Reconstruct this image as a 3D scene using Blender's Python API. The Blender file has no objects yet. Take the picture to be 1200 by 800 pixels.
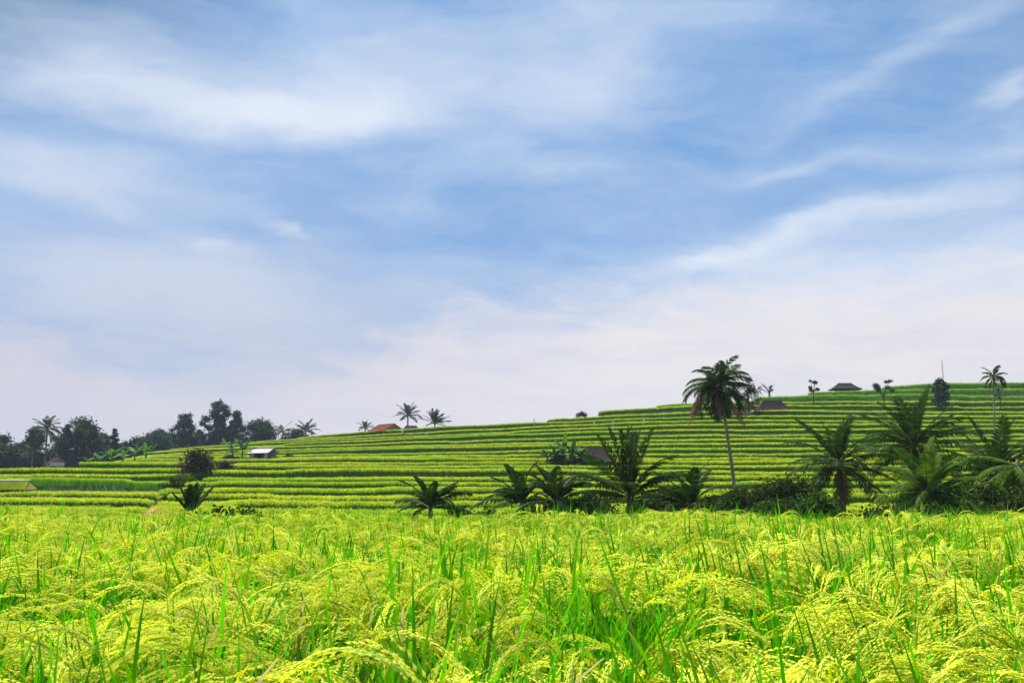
import bpy, math, random
import numpy as np
from mathutils import Vector, Matrix
R = math.radians
random.seed(7); rng = np.random.default_rng(7)
scn = bpy.context.scene
C = scn.collection

# ------------------------------------------------------------------ camera
F = 1167.0; PITCH = math.atan(172.0 / F); CAMZ = 1.30
cd = bpy.data.cameras.new('camera'); cam = bpy.data.objects.new('camera', cd); C.objects.link(cam)
cd.lens = 35.0; cd.sensor_width = 36; cd.clip_start = 0.05; cd.clip_end = 5000
cam.location = (0, 0, CAMZ); cam.rotation_euler = (R(90) + PITCH, 0, 0)
scn.camera = cam
CP, SP = math.cos(PITCH), math.sin(PITCH)
def uv(X, Y):            # a viewing direction of the photograph as world slopes (x/y, z/y)
    cx, cy = (X - 600) / F, (400 - Y) / F
    d = CP - cy * SP
    return cx / d, (SP + cy * CP) / d
def at(X, Y, D):
    u, v = uv(X, Y); return Vector((u * D, D, CAMZ + v * D))

# ------------------------------------------------------------------ sun, sky
SUN_AZ, SUN_EL = R(-48), R(60)
sd = bpy.data.lights.new('sun', 'SUN'); so = bpy.data.objects.new('sun', sd); C.objects.link(so)
sd.energy = 5.0; sd.angle = R(3); sd.color = (1.0, 0.95, 0.86)
sv = Vector((math.sin(SUN_AZ) * math.cos(SUN_EL), math.cos(SUN_AZ) * math.cos(SUN_EL), math.sin(SUN_EL)))
so.rotation_euler = sv.to_track_quat('Z', 'Y').to_euler(); so.location = (0, 0, 60)
scn.view_settings.view_transform = 'Standard'; scn.view_settings.look = 'None'
scn.view_settings.exposure = 0.5; scn.view_settings.gamma = 1.0; scn.view_settings.use_curve_mapping = False

def lin(r, g, b):
    f = lambda c: (c / 255 / 12.92) if c / 255 <= 0.04045 else ((c / 255 + 0.055) / 1.055) ** 2.4
    return (f(r), f(g), f(b))

world = bpy.data.worlds.new('World'); scn.world = world; world.use_nodes = True
def build_world():
    nt = world.node_tree; N = nt.nodes; L = nt.links; N.clear()
    S = 0.10; K = S * 2 ** 0.5
    out = N.new('ShaderNodeOutputWorld'); bg = N.new('ShaderNodeBackground'); bg.inputs[1].default_value = S
    L.new(bg.outputs[0], out.inputs[0])
    def math_(op, a, b=None, c=None, clamp=False):
        n = N.new('ShaderNodeMath'); n.operation = op; n.use_clamp = clamp
        for i, v in enumerate((a, b, c)):
            if v is None: continue
            if isinstance(v, (int, float)): n.inputs[i].default_value = v
            else: L.new(v, n.inputs[i])
        return n.outputs[0]
    def mixc(f, a, b, mode='MIX'):
        n = N.new('ShaderNodeMix'); n.data_type = 'RGBA'; n.blend_type = mode
        for k, v in ((0, f), (6, a), (7, b)):
            if isinstance(v, (int, float)): n.inputs[k].default_value = v
            elif isinstance(v, tuple): n.inputs[k].default_value = (*v, 1)
            else: L.new(v, n.inputs[k])
        return n.outputs[2]
    tc = N.new('ShaderNodeTexCoord')
    sep = N.new('ShaderNodeSeparateXYZ'); L.new(tc.outputs['Generated'], sep.inputs[0])
    az = math_('ARCTAN2', sep.outputs[0], sep.outputs[1]); el = math_('ARCSINE', sep.outputs[2])
    cmb = N.new('ShaderNodeCombineXYZ'); L.new(az, cmb.inputs[0]); L.new(el, cmb.inputs[1])
    def noise(vec, scale, detail, rough, loc=(0, 0, 0), sc=(1, 1, 1), rot=0, dist=0.0):
        m = N.new('ShaderNodeMapping'); m.inputs[1].default_value = loc; m.inputs[3].default_value = sc; m.inputs[2].default_value = (0, 0, rot)
        L.new(vec, m.inputs[0])
        n = N.new('ShaderNodeTexNoise'); n.inputs['Scale'].default_value = scale; n.inputs['Detail'].default_value = detail
        n.inputs['Roughness'].default_value = rough; n.inputs['Distortion'].default_value = dist
        L.new(m.outputs[0], n.inputs[0]); return n
    # warp the cloud coordinates so that every bank gets a wispy edge
    w = noise(cmb.outputs[0], 5.5, 5, 0.55, sc=(1, 2.2, 1))
    vs = N.new('ShaderNodeVectorMath'); vs.operation = 'SUBTRACT'; L.new(w.outputs['Color'], vs.inputs[0]); vs.inputs[1].default_value = (.5, .5, .5)
    vm = N.new('ShaderNodeVectorMath'); vm.operation = 'MULTIPLY'; L.new(vs.outputs[0], vm.inputs[0]); vm.inputs[1].default_value = (.20, .07, 0)
    va = N.new('ShaderNodeVectorMath'); va.operation = 'ADD'; L.new(cmb.outputs[0], va.inputs[0]); L.new(vm.outputs[0], va.inputs[1])
    P = va.outputs[0]
    def blob(X, Y, rx, ry, tilt, amp):
        u, v = uv(X, Y); a = math.atan(u); e = math.atan(v * math.cos(a))
        m = N.new('ShaderNodeMapping'); m.vector_type = 'TEXTURE'
        m.inputs[1].default_value = (a, e, 0); m.inputs[2].default_value = (0, 0, R(tilt)); m.inputs[3].default_value = (rx / F * .93, ry / F * .97, 1)
        L.new(P, m.inputs[0])
        dt = N.new('ShaderNodeVectorMath'); dt.operation = 'DOT_PRODUCT'; L.new(m.outputs[0], dt.inputs[0]); L.new(m.outputs[0], dt.inputs[1])
        return math_('MULTIPLY', math_('EXPONENT', math_('MULTIPLY', dt.outputs['Value'], -1.0)), amp)
    def total(lst):
        acc = None
        for b in lst:
            o = blob(*b); acc = o if acc is None else math_('ADD', acc, o)
        return acc
    white = total([
        (330, 128, 210, 30, 0, .62), (440, 85, 330, 70, 3, .42), (680, 108, 130, 42, 22, .27), (100, 85, 110, 42, 0, .26),
        (50, 195, 150, 30, -4, .42), (120, 315, 220, 52, -6, .40), (255, 283, 60, 12, -8, .28), (345, 266, 24, 7, -25, .35),
        (310, 370, 300, 80, 0, .40), (300, 440, 170, 50, 0, .30), (250, 225, 130, 14, -12, .12), (840, 294, 95, 14, 12, .36), (950, 262, 120, 16, 14, .26),
        (1190, 95, 60, 15, 14, .45), (1030, 85, 150, 17, 24, .22), (960, 192, 90, 11, 4, .30), (1170, 165, 90, 18, 6, .34),
        (470, 232, 60, 16, 0, .20), (650, 205, 90, 14, 0, .12), (850, 20, 150, 28, 0, .30), (700, 15, 120, 30, 0, .25),
        (1100, 230, 130, 22, 8, .34), (1080, 330, 330, 62, 0, .55), (1120, 20, 90, 20, 0, .15)])
    # soft streaks
    st = noise(P, 3.0, 7, 0.60, sc=(1.0, 4.2, 1), rot=R(9))
    fine = noise(P, 9.0, 6, 0.62, loc=(3, 1, 0), sc=(1.0, 3.4, 1), rot=R(12))
    streak = math_('MULTIPLY', math_('SUBTRACT', st.outputs[0], 0.47), 0.75)
    streak2 = math_('MULTIPLY', math_('SUBTRACT', fine.outputs[0], 0.5), 0.38)
    # low pale bank: a curve of elevation against azimuth
    sp2 = N.new('ShaderNodeSeparateXYZ'); L.new(P, sp2.inputs[0])
    cur = N.new('ShaderNodeFloatCurve'); c = cur.mapping.curves[0]
    mr = N.new('ShaderNodeMapRange'); L.new(sp2.outputs[0], mr.inputs[0]); mr.inputs[1].default_value = -.7; mr.inputs[2].default_value = .7
    L.new(mr.outputs[0], cur.inputs['Value'])
    pts = [(-300, 330), (0, 372), (110, 400), (215, 425), (320, 432), (390, 408), (450, 385), (600, 358), (720, 340), (850, 318), (1000, 318), (1200, 305), (1500, 290)]
    for i, (X, Y) in enumerate(pts):
        u, v = uv(X, Y); a = math.atan(u); e = math.atan(v * math.cos(a))
        p = ((a + .7) / 1.4, e)
        if i == 0: c.points[0].location = p
        elif i == len(pts) - 1: c.points[-1].location = p
        else: c.points.new(*p)
    cur.mapping.update()
    low = math_('ADD', math_('SUBTRACT', cur.outputs[0], sp2.outputs[1]), math_('MULTIPLY', math_('SUBTRACT', fine.outputs[0], .5), .11))
    lowm = N.new('ShaderNodeMapRange'); lowm.interpolation_type = 'SMOOTHSTEP'; L.new(low, lowm.inputs[0]); lowm.inputs[1].default_value = -.03; lowm.inputs[2].default_value = .055
    # general veil outside the part above: thickens with low elevation
    veil = N.new('ShaderNodeMapRange'); L.new(sp2.outputs[1], veil.inputs[0]); veil.inputs[1].default_value = .55; veil.inputs[2].default_value = 0.0
    veil.inputs[3].default_value = 0.04; veil.inputs[4].default_value = 0.40
    t = math_('ADD', math_('ADD', white, streak), math_('ADD', streak2, veil.outputs[0]))
    hi = math_('MULTIPLY', t, 0.92, clamp=True)
    hic = N.new('ShaderNodeMapRange'); hic.interpolation_type = 'SMOOTHSTEP'; L.new(hi, hic.inputs[0]); hic.inputs[1].default_value = -.25; hic.inputs[2].default_value = 1.12
    sky = N.new('ShaderNodeTexSky'); sky.sky_type = 'NISHITA'; sky.sun_disc = False
    sky.sun_elevation = SUN_EL; sky.sun_rotation = SUN_AZ; sky.air_density = 1.0; sky.dust_density = 0.6; sky.ozone_density = 2.0; sky.altitude = 700
    # clear air: the physical sky, washed by high thin vapour
    clear = mixc(0.86, sky.outputs[0], tuple(x / K for x in lin(78, 150, 217)))
    dk = N.new('ShaderNodeMapRange'); L.new(az, dk.inputs[0]); dk.inputs[1].default_value = -.48; dk.inputs[2].default_value = -.22; dk.inputs[3].default_value = 0.52; dk.inputs[4].default_value = 1.0
    eh = N.new('ShaderNodeMapRange'); L.new(el, eh.inputs[0]); eh.inputs[1].default_value = .30; eh.inputs[2].default_value = .46; eh.inputs[3].default_value = 0.0; eh.inputs[4].default_value = 1.0
    dk2 = N.new('ShaderNodeMapRange'); L.new(az, dk2.inputs[0]); dk2.inputs[1].default_value = .30; dk2.inputs[2].default_value = .50; dk2.inputs[3].default_value = 1.0; dk2.inputs[4].default_value = .82
    dkf = math_('MULTIPLY', dk.outputs[0], dk2.outputs[0])
    dkc = N.new('ShaderNodeCombineXYZ'); [L.new(math_('ADD', math_('MULTIPLY', math_('SUBTRACT', dkf, 1.0), eh.outputs[0]), 1.0), dkc.inputs[q]) for q in range(3)]
    clear = mixc(1.0, clear, dkc.outputs[0], 'MULTIPLY')
    ccol = tuple(x / K for x in lin(231, 239, 251)); lcol = tuple(x / K for x in lin(240, 235, 237))
    lowf = N.new('ShaderNodeMapRange'); L.new(sp2.outputs[1], lowf.inputs[0]); lowf.inputs[1].default_value = .36; lowf.inputs[2].default_value = .14
    lf2 = N.new('ShaderNodeMapRange'); L.new(az, lf2.inputs[0]); lf2.inputs[1].default_value = .12; lf2.inputs[2].default_value = -.15
    ccol = mixc(math_('MULTIPLY', lowf.outputs[0], lf2.outputs[0]), ccol, tuple(x / K for x in lin(204, 210, 226)))
    body = mixc(hic.outputs[0], clear, ccol)
    # grey-lilac underside towards the left horizon
    lz = N.new('ShaderNodeMapRange'); L.new(az, lz.inputs[0]); lz.inputs[1].default_value = -.42; lz.inputs[2].default_value = .12
    lcol2 = mixc(lz.outputs[0], tuple(x / K for x in lin(216, 213, 223)), lcol)
    lt = noise(P, 7.0, 6, .6, loc=(7, 2, 0), sc=(1, 5.0, 1), rot=R(5))
    lcol3 = mixc(math_('MULTIPLY', math_('SUBTRACT', lt.outputs[0], .40, clamp=True), 1.3, clamp=True), lcol2, tuple(x / K for x in lin(200, 205, 226)))
    fin = mixc(math_('MULTIPLY', lowm.outputs[0], .93), body, lcol3)
    L.new(fin, bg.inputs[0])
build_world()

# ------------------------------------------------------------------ materials
def mat(name, col, rough=0.6, var=0.0, scale=5.0, trans=0.0, tcol=None, isl=0.0, objr=0.0, spec=0.3, bump=0.0, col2=None, hue=0.0):
    """Noise-varied principled surface, with light passing through leaves when trans is set."""
    m = bpy.data.materials.new(name); m.use_nodes = True
    nt = m.node_tree; N = nt.nodes; L = nt.links
    p = N['Principled BSDF']; p.inputs['Roughness'].default_value = rough; p.inputs['Specular IOR Level'].default_value = spec
    tc = N.new('ShaderNodeTexCoord')
    n = N.new('ShaderNodeTexNoise'); n.inputs['Scale'].default_value = scale; n.inputs['Detail'].default_value = 6
    L.new(tc.outputs['Object'], n.inputs[0])
    mx = N.new('ShaderNodeMix'); mx.data_type = 'RGBA'
    c2 = col2 or tuple(min(1, c * (1 + var)) for c in col)
    c1 = col if col2 else tuple(c * (1 - var) for c in col)
    mx.inputs[6].default_value = (*c1, 1); mx.inputs[7].default_value = (*c2, 1)
    cr = N.new('ShaderNodeMapRange'); cr.inputs[1].default_value = .32; cr.inputs[2].default_value = .68; L.new(n.outputs[0], cr.inputs[0]); L.new(cr.outputs[0], mx.inputs[0])
    col_o = mx.outputs[2]
    if isl or objr or hue:
        hs = N.new('ShaderNodeHueSaturation'); L.new(col_o, hs.inputs['Color'])
        g = N.new('ShaderNodeNewGeometry'); oi = N.new('ShaderNodeObjectInfo')
        def ctr(o, a):
            q = N.new('ShaderNodeMath'); q.operation = 'MULTIPLY_ADD'; L.new(o, q.inputs[0]); q.inputs[1].default_value = a * 2; q.inputs[2].default_value = -a; return q.outputs[0]
        s = N.new('ShaderNodeMath'); s.operation = 'ADD'; L.new(ctr(g.outputs['Random Per Island'], isl), s.inputs[0]); L.new(ctr(oi.outputs['Random'], objr), s.inputs[1])
        s2 = N.new('ShaderNodeMath'); s2.operation = 'ADD'; L.new(s.outputs[0], s2.inputs[0]); s2.inputs[1].default_value = 1.0; L.new(s2.outputs[0], hs.inputs['Value'])
        h2 = N.new('ShaderNodeMath'); h2.operation = 'ADD'; L.new(ctr(g.outputs['Random Per Island'], hue), h2.inputs[0]); h2.inputs[1].default_value = .5; L.new(h2.outputs[0], hs.inputs['Hue'])
        col_o = hs.outputs[0]
    L.new(col_o, p.inputs['Base Color'])
    if bump:
        b = N.new('ShaderNodeBump'); b.inputs['Strength'].default_value = bump; b.inputs['Distance'].default_value = .05
        L.new(n.outputs[0], b.inputs['Height']); L.new(b.outputs[0], p.inputs['Normal'])
    if trans:
        t = N.new('ShaderNodeBsdfTranslucent'); ms = N.new('ShaderNodeMixShader'); ms.inputs[0].default_value = trans
        tm = N.new('ShaderNodeMix'); tm.data_type = 'RGBA'; tm.blend_type = 'MULTIPLY'; tm.inputs[0].default_value = 1
        L.new(col_o, tm.inputs[6]); tm.inputs[7].default_value = (*(tcol or (1.5, 1.5, 0.6)), 1)
        L.new(tm.outputs[2], t.inputs[0])
        L.new(p.outputs[0], ms.inputs[1]); L.new(t.outputs[0], ms.inputs[2])
        L.new(ms.outputs[0], N['Material Output'].inputs[0])
    return m
M = dict(
    rice_leaf=mat('rice_leaf', (.10, .42, .003), .6, .25, 3, .42, (1.5, 1.2, .3), spec=.10, isl=.34, objr=.12, hue=.012),
    rice_leaf_dry=mat('rice_leaf_dry', (.50, .40, .10), .7, .2, 8, .3, isl=.2),
    rice_stem=mat('rice_stem', (.16, .42, .03), .5, .2, 6, isl=.2),
    panicle=mat('panicle', (.84, .88, .11), .65, .10, 9, .42, (1.2, 1.15, .5), isl=.05, objr=.10, hue=.004, spec=.15),
    far_leaf=mat('far_leaf', (.058, .19, .005), .7, .25, 3, .25, isl=.35, objr=.15, spec=.1),
    far_ear=mat('far_ear', (.54, .62, .014), .7, .15, 3, .25, isl=.22, objr=.20, hue=.02),
    far_ear2=mat('far_ear_green', (.42, .58, .012), .7, .15, 3, .25, isl=.22, objr=.18, hue=.02),
    young_leaf=mat('young_leaf', (.14, .36, .008), .6, .2, 3, .3, isl=.25, objr=.15),
    bank=mat('bank', (.018, .055, .005), .95, 0, 1.4, col2=(.05, .12, .012), bump=.6),
    mud=mat('mud', (.05, .045, .02), .9, 0, 1.0, col2=(.045, .09, .02), bump=.5),
    land=mat('land', (.03, .07, .015), .95, 0, .15, col2=(.07, .12, .03)),
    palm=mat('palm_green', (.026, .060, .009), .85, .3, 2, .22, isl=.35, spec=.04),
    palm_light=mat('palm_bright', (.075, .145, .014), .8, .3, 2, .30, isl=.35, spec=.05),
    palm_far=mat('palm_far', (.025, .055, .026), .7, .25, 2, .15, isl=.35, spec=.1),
    rachis=mat('rachis', (.10, .13, .04), .5, .2, 4),
    dead=mat('dead_frond', (.16, .085, .035), .8, .3, 3, .15, isl=.35),
    trunk=mat('palm_bark', (.20, .165, .125), .9, .3, 3, bump=.6),
    trunk_d=mat('dark_bark', (.075, .058, .042), .9, .3, 3, bump=.6),
    nut=mat('coconut_orange', (.45, .12, .025), .5, .25, 6),
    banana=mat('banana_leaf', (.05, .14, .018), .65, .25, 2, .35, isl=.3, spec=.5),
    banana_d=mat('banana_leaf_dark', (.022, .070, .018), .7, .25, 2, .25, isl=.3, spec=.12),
    tree_a=mat('tree_leaf', (.040, .080, .036), .7, .5, .35, .15, isl=.45),  # strong noise contrast in the tree leaves paints lit and dim foliage
    tree_b=mat('tree_leaf_haze_blue', (.034, .074, .044), .7, .5, .35, .15, isl=.45),  # bluer leaf colour stands in for part of the distance haze
    tree_c=mat('tree_leaf_warm', (.045, .070, .022), .7, .5, .35, .18, isl=.45),
    bush=mat('bush_leaf', (.048, .080, .014), .85, .35, .8, .2, isl=.5, spec=.08),
    bush_l=mat('bush_leaf_light', (.060, .125, .020), .85, .35, .8, .25, isl=.45, spec=.08),
    bush_p=mat('bush_leaf_dull', (.095, .085, .060), .7, .35, .8, .15, isl=.4),
    red_flower=mat('red_flower', (.55, .045, .015), .5, .3, 2, .2, isl=.3),
    maroon=mat('maroon_leaf', (.075, .028, .014), .5, .3, 2, .2, isl=.4),
    tile=mat('roof_tile', (.48, .19, .085), .8, .25, 2, bump=.3),
    tile_pale=mat('roof_tile_pale', (.34, .12, .09), .8, .25, 2, bump=.3),
    brick=mat('gable_brick', (.36, .17, .115), .85, .2, 5, bump=.3),
    plaster=mat('plaster', (.62, .60, .55), .85, .1, 3),
    thatch=mat('thatch', (.036, .022, .020), .95, .35, 6, bump=.8),
    thatch_g=mat('thatch_grey', (.032, .027, .032), .95, .35, 6, bump=.8),
    tin=mat('tin', (.46, .47, .50), .45, .25, 3, spec=.5, bump=.15),
    rust=mat('rust', (.26, .10, .06), .75, .35, 4),
    green_tin=mat('green_tin', (.17, .23, .008), .95, .3, 2, spec=.03, bump=.2),
    wood=mat('weathered_wood', (.17, .12, .09), .85, .3, 5, bump=.3),
    plank=mat('plank_pale', (.42, .33, .29), .85, .25, 5),
    dark=mat('inside_shade', (.02, .017, .014), .9, .2, 5),  # near-black colour standing in for the shade inside buildings
    white=mat('white_paint', (.75, .75, .70), .6, .08, 5),
    straw=mat('straw', (.62, .40, .12), .9, .25, 12, bump=.8),
    straw_leaf=mat('straw_stalk', (.66, .45, .15), .8, .25, 5, .2, isl=.3),
    steel=mat('steel', (.40, .40, .42), .5, .1, 5),
)

# ------------------------------------------------------------------ helpers
class MB:
    """collects quads and triangles that become ONE mesh object"""
    def __init__(s): s.v = []; s.f = []; s.m = []; s.mi = 0
    def poly(s, *ps):
        n = len(s.v); s.v += [tuple(p) for p in ps]; s.f.append(tuple(range(n, n + len(ps)))); s.m.append(s.mi)
    def strip(s, A, B):      # two rows of points
        n = len(s.v); k = len(A); s.v += [tuple(p) for p in A] + [tuple(p) for p in B]
        for i in range(k - 1): s.f.append((n + i, n + i + 1, n + k + i + 1, n + k + i)); s.m.append(s.mi)
    def tube(s, pts, rad, n=7, cap=True):
        pts = [Vector(p) for p in pts]; base = len(s.v)
        for i, p in enumerate(pts):
            t = (pts[min(i + 1, len(pts) - 1)] - pts[max(i - 1, 0)]).normalized()
            a = t.cross(Vector((0.31, 1, 0.17))).normalized(); b = t.cross(a)
            for j in range(n):
                q = 2 * math.pi * j / n; s.v.append(tuple(p + (a * math.cos(q) + b * math.sin(q)) * rad[i]))
        for i in range(len(pts) - 1):
            for j in range(n):
                s.f.append((base + i * n + j, base + i * n + (j + 1) % n, base + (i + 1) * n + (j + 1) % n, base + (i + 1) * n + j)); s.m.append(s.mi)
        if cap:
            s.f.append(tuple(base + (len(pts) - 1) * n + j for j in range(n))); s.m.append(s.mi)
            s.f.append(tuple(base + n - 1 - j for j in range(n))); s.m.append(s.mi)
    def box(s, c, d, rz=0):
        c = Vector(c); d = Vector(d) / 2; n = len(s.v); cr, sr = math.cos(rz), math.sin(rz)
        for z in (-1, 1):
            for x, y in ((-1, -1), (1, -1), (1, 1), (-1, 1)):
                px, py = x * d.x, y * d.y
                s.v.append((c.x + px * cr - py * sr, c.y + px * sr + py * cr, c.z + z * d.z))
        for f in ((3, 2, 1, 0), (4, 5, 6, 7), (0, 1, 5, 4), (1, 2, 6, 5), (2, 3, 7, 6), (3, 0, 4, 7)):
            s.f.append(tuple(n + i for i in f)); s.m.append(s.mi)
    def ball(s, c, r, seg=8, rings=5, sz=1.0):
        n = len(s.v)
        for i in range(rings + 1):
            ph = math.pi * i / rings
            for j in range(seg):
                th = 2 * math.pi * j / seg; s.v.append((c[0] + r * math.sin(ph) * math.cos(th), c[1] + r * math.sin(ph) * math.sin(th), c[2] + r * sz * math.cos(ph)))
        for i in range(rings):
            for j in range(seg):
                s.f.append((n + i * seg + j, n + (i + 1) * seg + j, n + (i + 1) * seg + (j + 1) % seg, n + i * seg + (j + 1) % seg)); s.m.append(s.mi)
    def slab(s, p0, p1, p2, p3, th):    # a roof plane with thickness (upper face p0..p3)
        P = [Vector(p) for p in (p0, p1, p2, p3)]; nrm = (P[1] - P[0]).cross(P[2] - P[0]).normalized()
        if nrm.z < 0: nrm = -nrm
        Q = [p - nrm * th for p in P]
        s.poly(*P); s.poly(*Q[::-1])
        for i in range(4): s.poly(P[i], Q[i], Q[(i + 1) % 4], P[(i + 1) % 4])
    def mesh(s, name, mats, smooth=False):
        me = bpy.data.meshes.new(name); me.from_pydata(s.v, [], s.f)
        for m in (mats if isinstance(mats, (list, tuple)) else [mats]): me.materials.append(m)
        if isinstance(mats, (list, tuple)) and len(mats) > 1: me.polygons.foreach_set('material_index', s.m)
        if smooth: me.polygons.foreach_set('use_smooth', [True] * len(me.polygons))
        me.update(); return me
    def build(s, name, mats, parent=None, smooth=False, loc=None):
        o = bpy.data.objects.new(name, s.mesh(name, mats, smooth)); C.objects.link(o)
        if parent: o.parent = parent
        if loc is not None: o.location = loc
        return o
def raw_mesh(name, V, Fq, mats, midx=None):
    """fast path: V (n,3) array, Fq (m,4) array"""
    me = bpy.data.meshes.new(name); me.vertices.add(len(V)); me.vertices.foreach_set('co', V.astype(np.float32).ravel())
    m, k = Fq.shape
    me.loops.add(m * k); me.loops.foreach_set('vertex_index', Fq.astype(np.int32).ravel())
    me.polygons.add(m); me.polygons.foreach_set('loop_start', np.arange(0, m * k, k, dtype=np.int32))
    for a in mats: me.materials.append(a)
    if midx is not None: me.polygons.foreach_set('material_index', midx.astype(np.int32))
    me.update(calc_edges=True); me.validate(); return me
def tag(o, label=None, cat=None, group=None, kind=None):
    if label: o['label'] = label
    if cat: o['category'] = cat
    if group: o['group'] = group
    if kind: o['kind'] = kind
    return o
def thing(name, loc, label, cat, group=None, rz=0):
    o = bpy.data.objects.new(name, None); C.objects.link(o); o.location = loc; o.rotation_euler = (0, 0, rz); o.empty_display_size = .3
    return tag(o, label, cat, group)

# ------------------------------------------------------------------ the terraced hill
YREF = [606, 597, 588, 579.5, 571, 564, 557, 550.5, 545, 540, 535, 529.5, 524, 518.5, 513, 507.5, 502, 496.5, 491.5, 486, 480.5, 475, 470, 462, 455, 447.5]
NT = len(YREF)                       # index i = k + 1
XEND = {9: 92, 10: 122, 11: 132, 12: 142, 13: 152, 14: 160, 15: 165, 16: 176, 17: 192, 18: 285, 19: 345, 20: 640, 21: 700, 22: 768, 23: 885, 24: 950, 25: 1035}
YOUNG = {22: (700, 885), 23: (0, 2000), 24: (0, 2000), 25: (0, 2000)}
RICE_H = 0.85
DREF = [54.0]
for k in range(NT - 1): DREF.append(DREF[-1] + 8.6 - .20 * k)
ZT = [CAMZ + uv(600, YREF[i])[1] * DREF[i] - RICE_H for i in range(NT)]
UX = lambda X: uv(X, 550)[0]
ug = np.linspace(-1.05, 1.05, 1500)
Xg = 600 + ug * (CP - (400 - 550) / F * SP) * F          # photo column of each u near the hill
def gully_x(Y): return np.interp(Y, [530, 540, 550, 570, 600, 620], [268, 262, 240, 200, 165, 150])
def vY(Y):
    cy = (400 - Y) / F; return (SP + cy * CP) / (CP - cy * SP)
def wob(x, seed, wl):
    r = np.random.default_rng(seed); y = np.zeros_like(x)
    for j in range(4):
        y += np.sin(x * 2 * math.pi / (wl * (.45 + .5 * j)) + r.uniform(0, 6.28)) * r.uniform(.4, 1) / (1 + .3 * (3 - j))
    return y / 2
Dk = np.zeros((NT, len(ug))); Zk = np.zeros((NT, len(ug))); rice = np.zeros((NT, len(ug)), bool)
notch = np.zeros((NT, len(ug)))
for i in range(NT):
    k = i - 1; r = max(0, 1.2 * (k - 8))
    q = np.clip((850 - Xg) / 290, 0, 2.95) ** 1.3
    Y = YREF[i] + r * q
    has = np.ones(len(ug), bool)
    if i in XEND:
        e = XEND[i]; has = Xg > e
        if i > 9: am, sc_ = {23: (3.5, 40), 24: (4, 40), 25: (6, 60)}.get(i, (2.2, 22)); Y = Y + np.where(has, am * np.exp(-np.clip(Xg - e, 0, None) / sc_), 0)
    if i > 9:
        D = (ZT[i] + RICE_H - CAMZ) / vY(Y)
    else: D = np.full(len(ug), DREF[i])
    D = D + wob(ug * DREF[i], 40 + i, 34) * 1.8 + wob(ug * DREF[i], 140 + i, 7) * .28
    z = np.full(len(ug), ZT[i])
    rr = np.random.default_rng(300 + i); xb = -90.0                      # separate paddies along one tier
    while xb < 90:
        w = rr.uniform(14, 40); dz, dd = rr.uniform(-.14, .14), rr.uniform(-.9, .9)
        a, b = xb / 100, (xb + w) / 100
        s = 1 / (1 + np.exp(-np.clip((ug - a) / .0015, -50, 50))) * (1 / (1 + np.exp(np.clip((ug - b) / .0015, -50, 50))))
        z += dz * s; D += dd * s; xb += w
    yb = 590 - 0
    gx = gully_x(YREF[i])
    left = Xg < gx - 9
    if i == 5: has = has & ~left
    if i <= 8:                                  # the low block left of the gully steps half a tier lower
        lf = 1 / (1 + np.exp(np.clip((Xg - gx + 4) / 1.5, -50, 50))); z = z - .34 * lf; D = D + (1.6 * np.sin(i * 1.9)) * lf
    Dk[i] = D
    Zk[i] = z
    if i > 0:
        Dk[i] = np.maximum(Dk[i], Dk[i - 1] + 1.8)
        Zk[i] = np.where(has, z, Zk[i - 1] - (0.15 if i > 6 else 0.0))
    rice[i] = has | (left if i == 5 else False)
    if i <= 9:
        g = np.exp(-((Xg - gx) / (11.0 + 3 * math.sin(i * 2.2))) ** 4)
        notch[i] = g * .9
        rice[i] &= g < .35
Zn = Zk - notch
VALLEY = -1.75
def tier_at(u, D):
    j = int(round((u - ug[0]) / (ug[1] - ug[0]))); j = min(max(j, 0), len(ug) - 1)
    i = int(np.searchsorted(Dk[:, j], D, side='right')) - 1
    return i, j
def gz(x, y):
    if y < 15.2: return 0.0
    i, j = tier_at(x / y, y)
    return VALLEY if i < 0 else float(Zn[i, j])
def spot(X, D):          # ground point in the direction of photo column X at distance D
    u = UX(X); return Vector((u * D, D, gz(u * D, D)))
def tier_D(X, i): 
    j = int(round((UX(X) - ug[0]) / (ug[1] - ug[0]))); return float(Dk[i, j])

def build_hill():
    rows = []
    n = len(ug)
    rows.append((Dk[0] - 6, np.full(n, VALLEY - .6)))
    for i in range(NT):
        low = (Zn[i - 1] if i else np.full(n, VALLEY)) - .02
        up = Zn[i]
        slope = np.clip((up - low) * .35, .05, .8)
        rows.append((Dk[i] - slope, np.minimum(low, up))); rows.append((Dk[i], up))
    rows.append((Dk[-1] + 14, Zn[-1] - .2)); rows.append((Dk[-1] + 60, Zn[-1] - 5)); rows.append((Dk[-1] + 130, np.full(n, -3.0)))
    V = np.stack([np.stack([ug * D, D, z], 1) for D, z in rows])       # rows, n, 3
    nr = len(rows)
    a = np.arange(nr * n).reshape(nr, n)
    Fq = np.stack([a[:-1, :-1], a[:-1, 1:], a[1:, 1:], a[1:, :-1]], -1).reshape(-1, 4)
    o = bpy.data.objects.new('terraced_hill', raw_mesh('terraced_hill', V.reshape(-1, 3), Fq, [M['bank']])); C.objects.link(o)
    tag(o, 'terraced hillside banks rising to the right', kind='structure')
build_hill()

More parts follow.
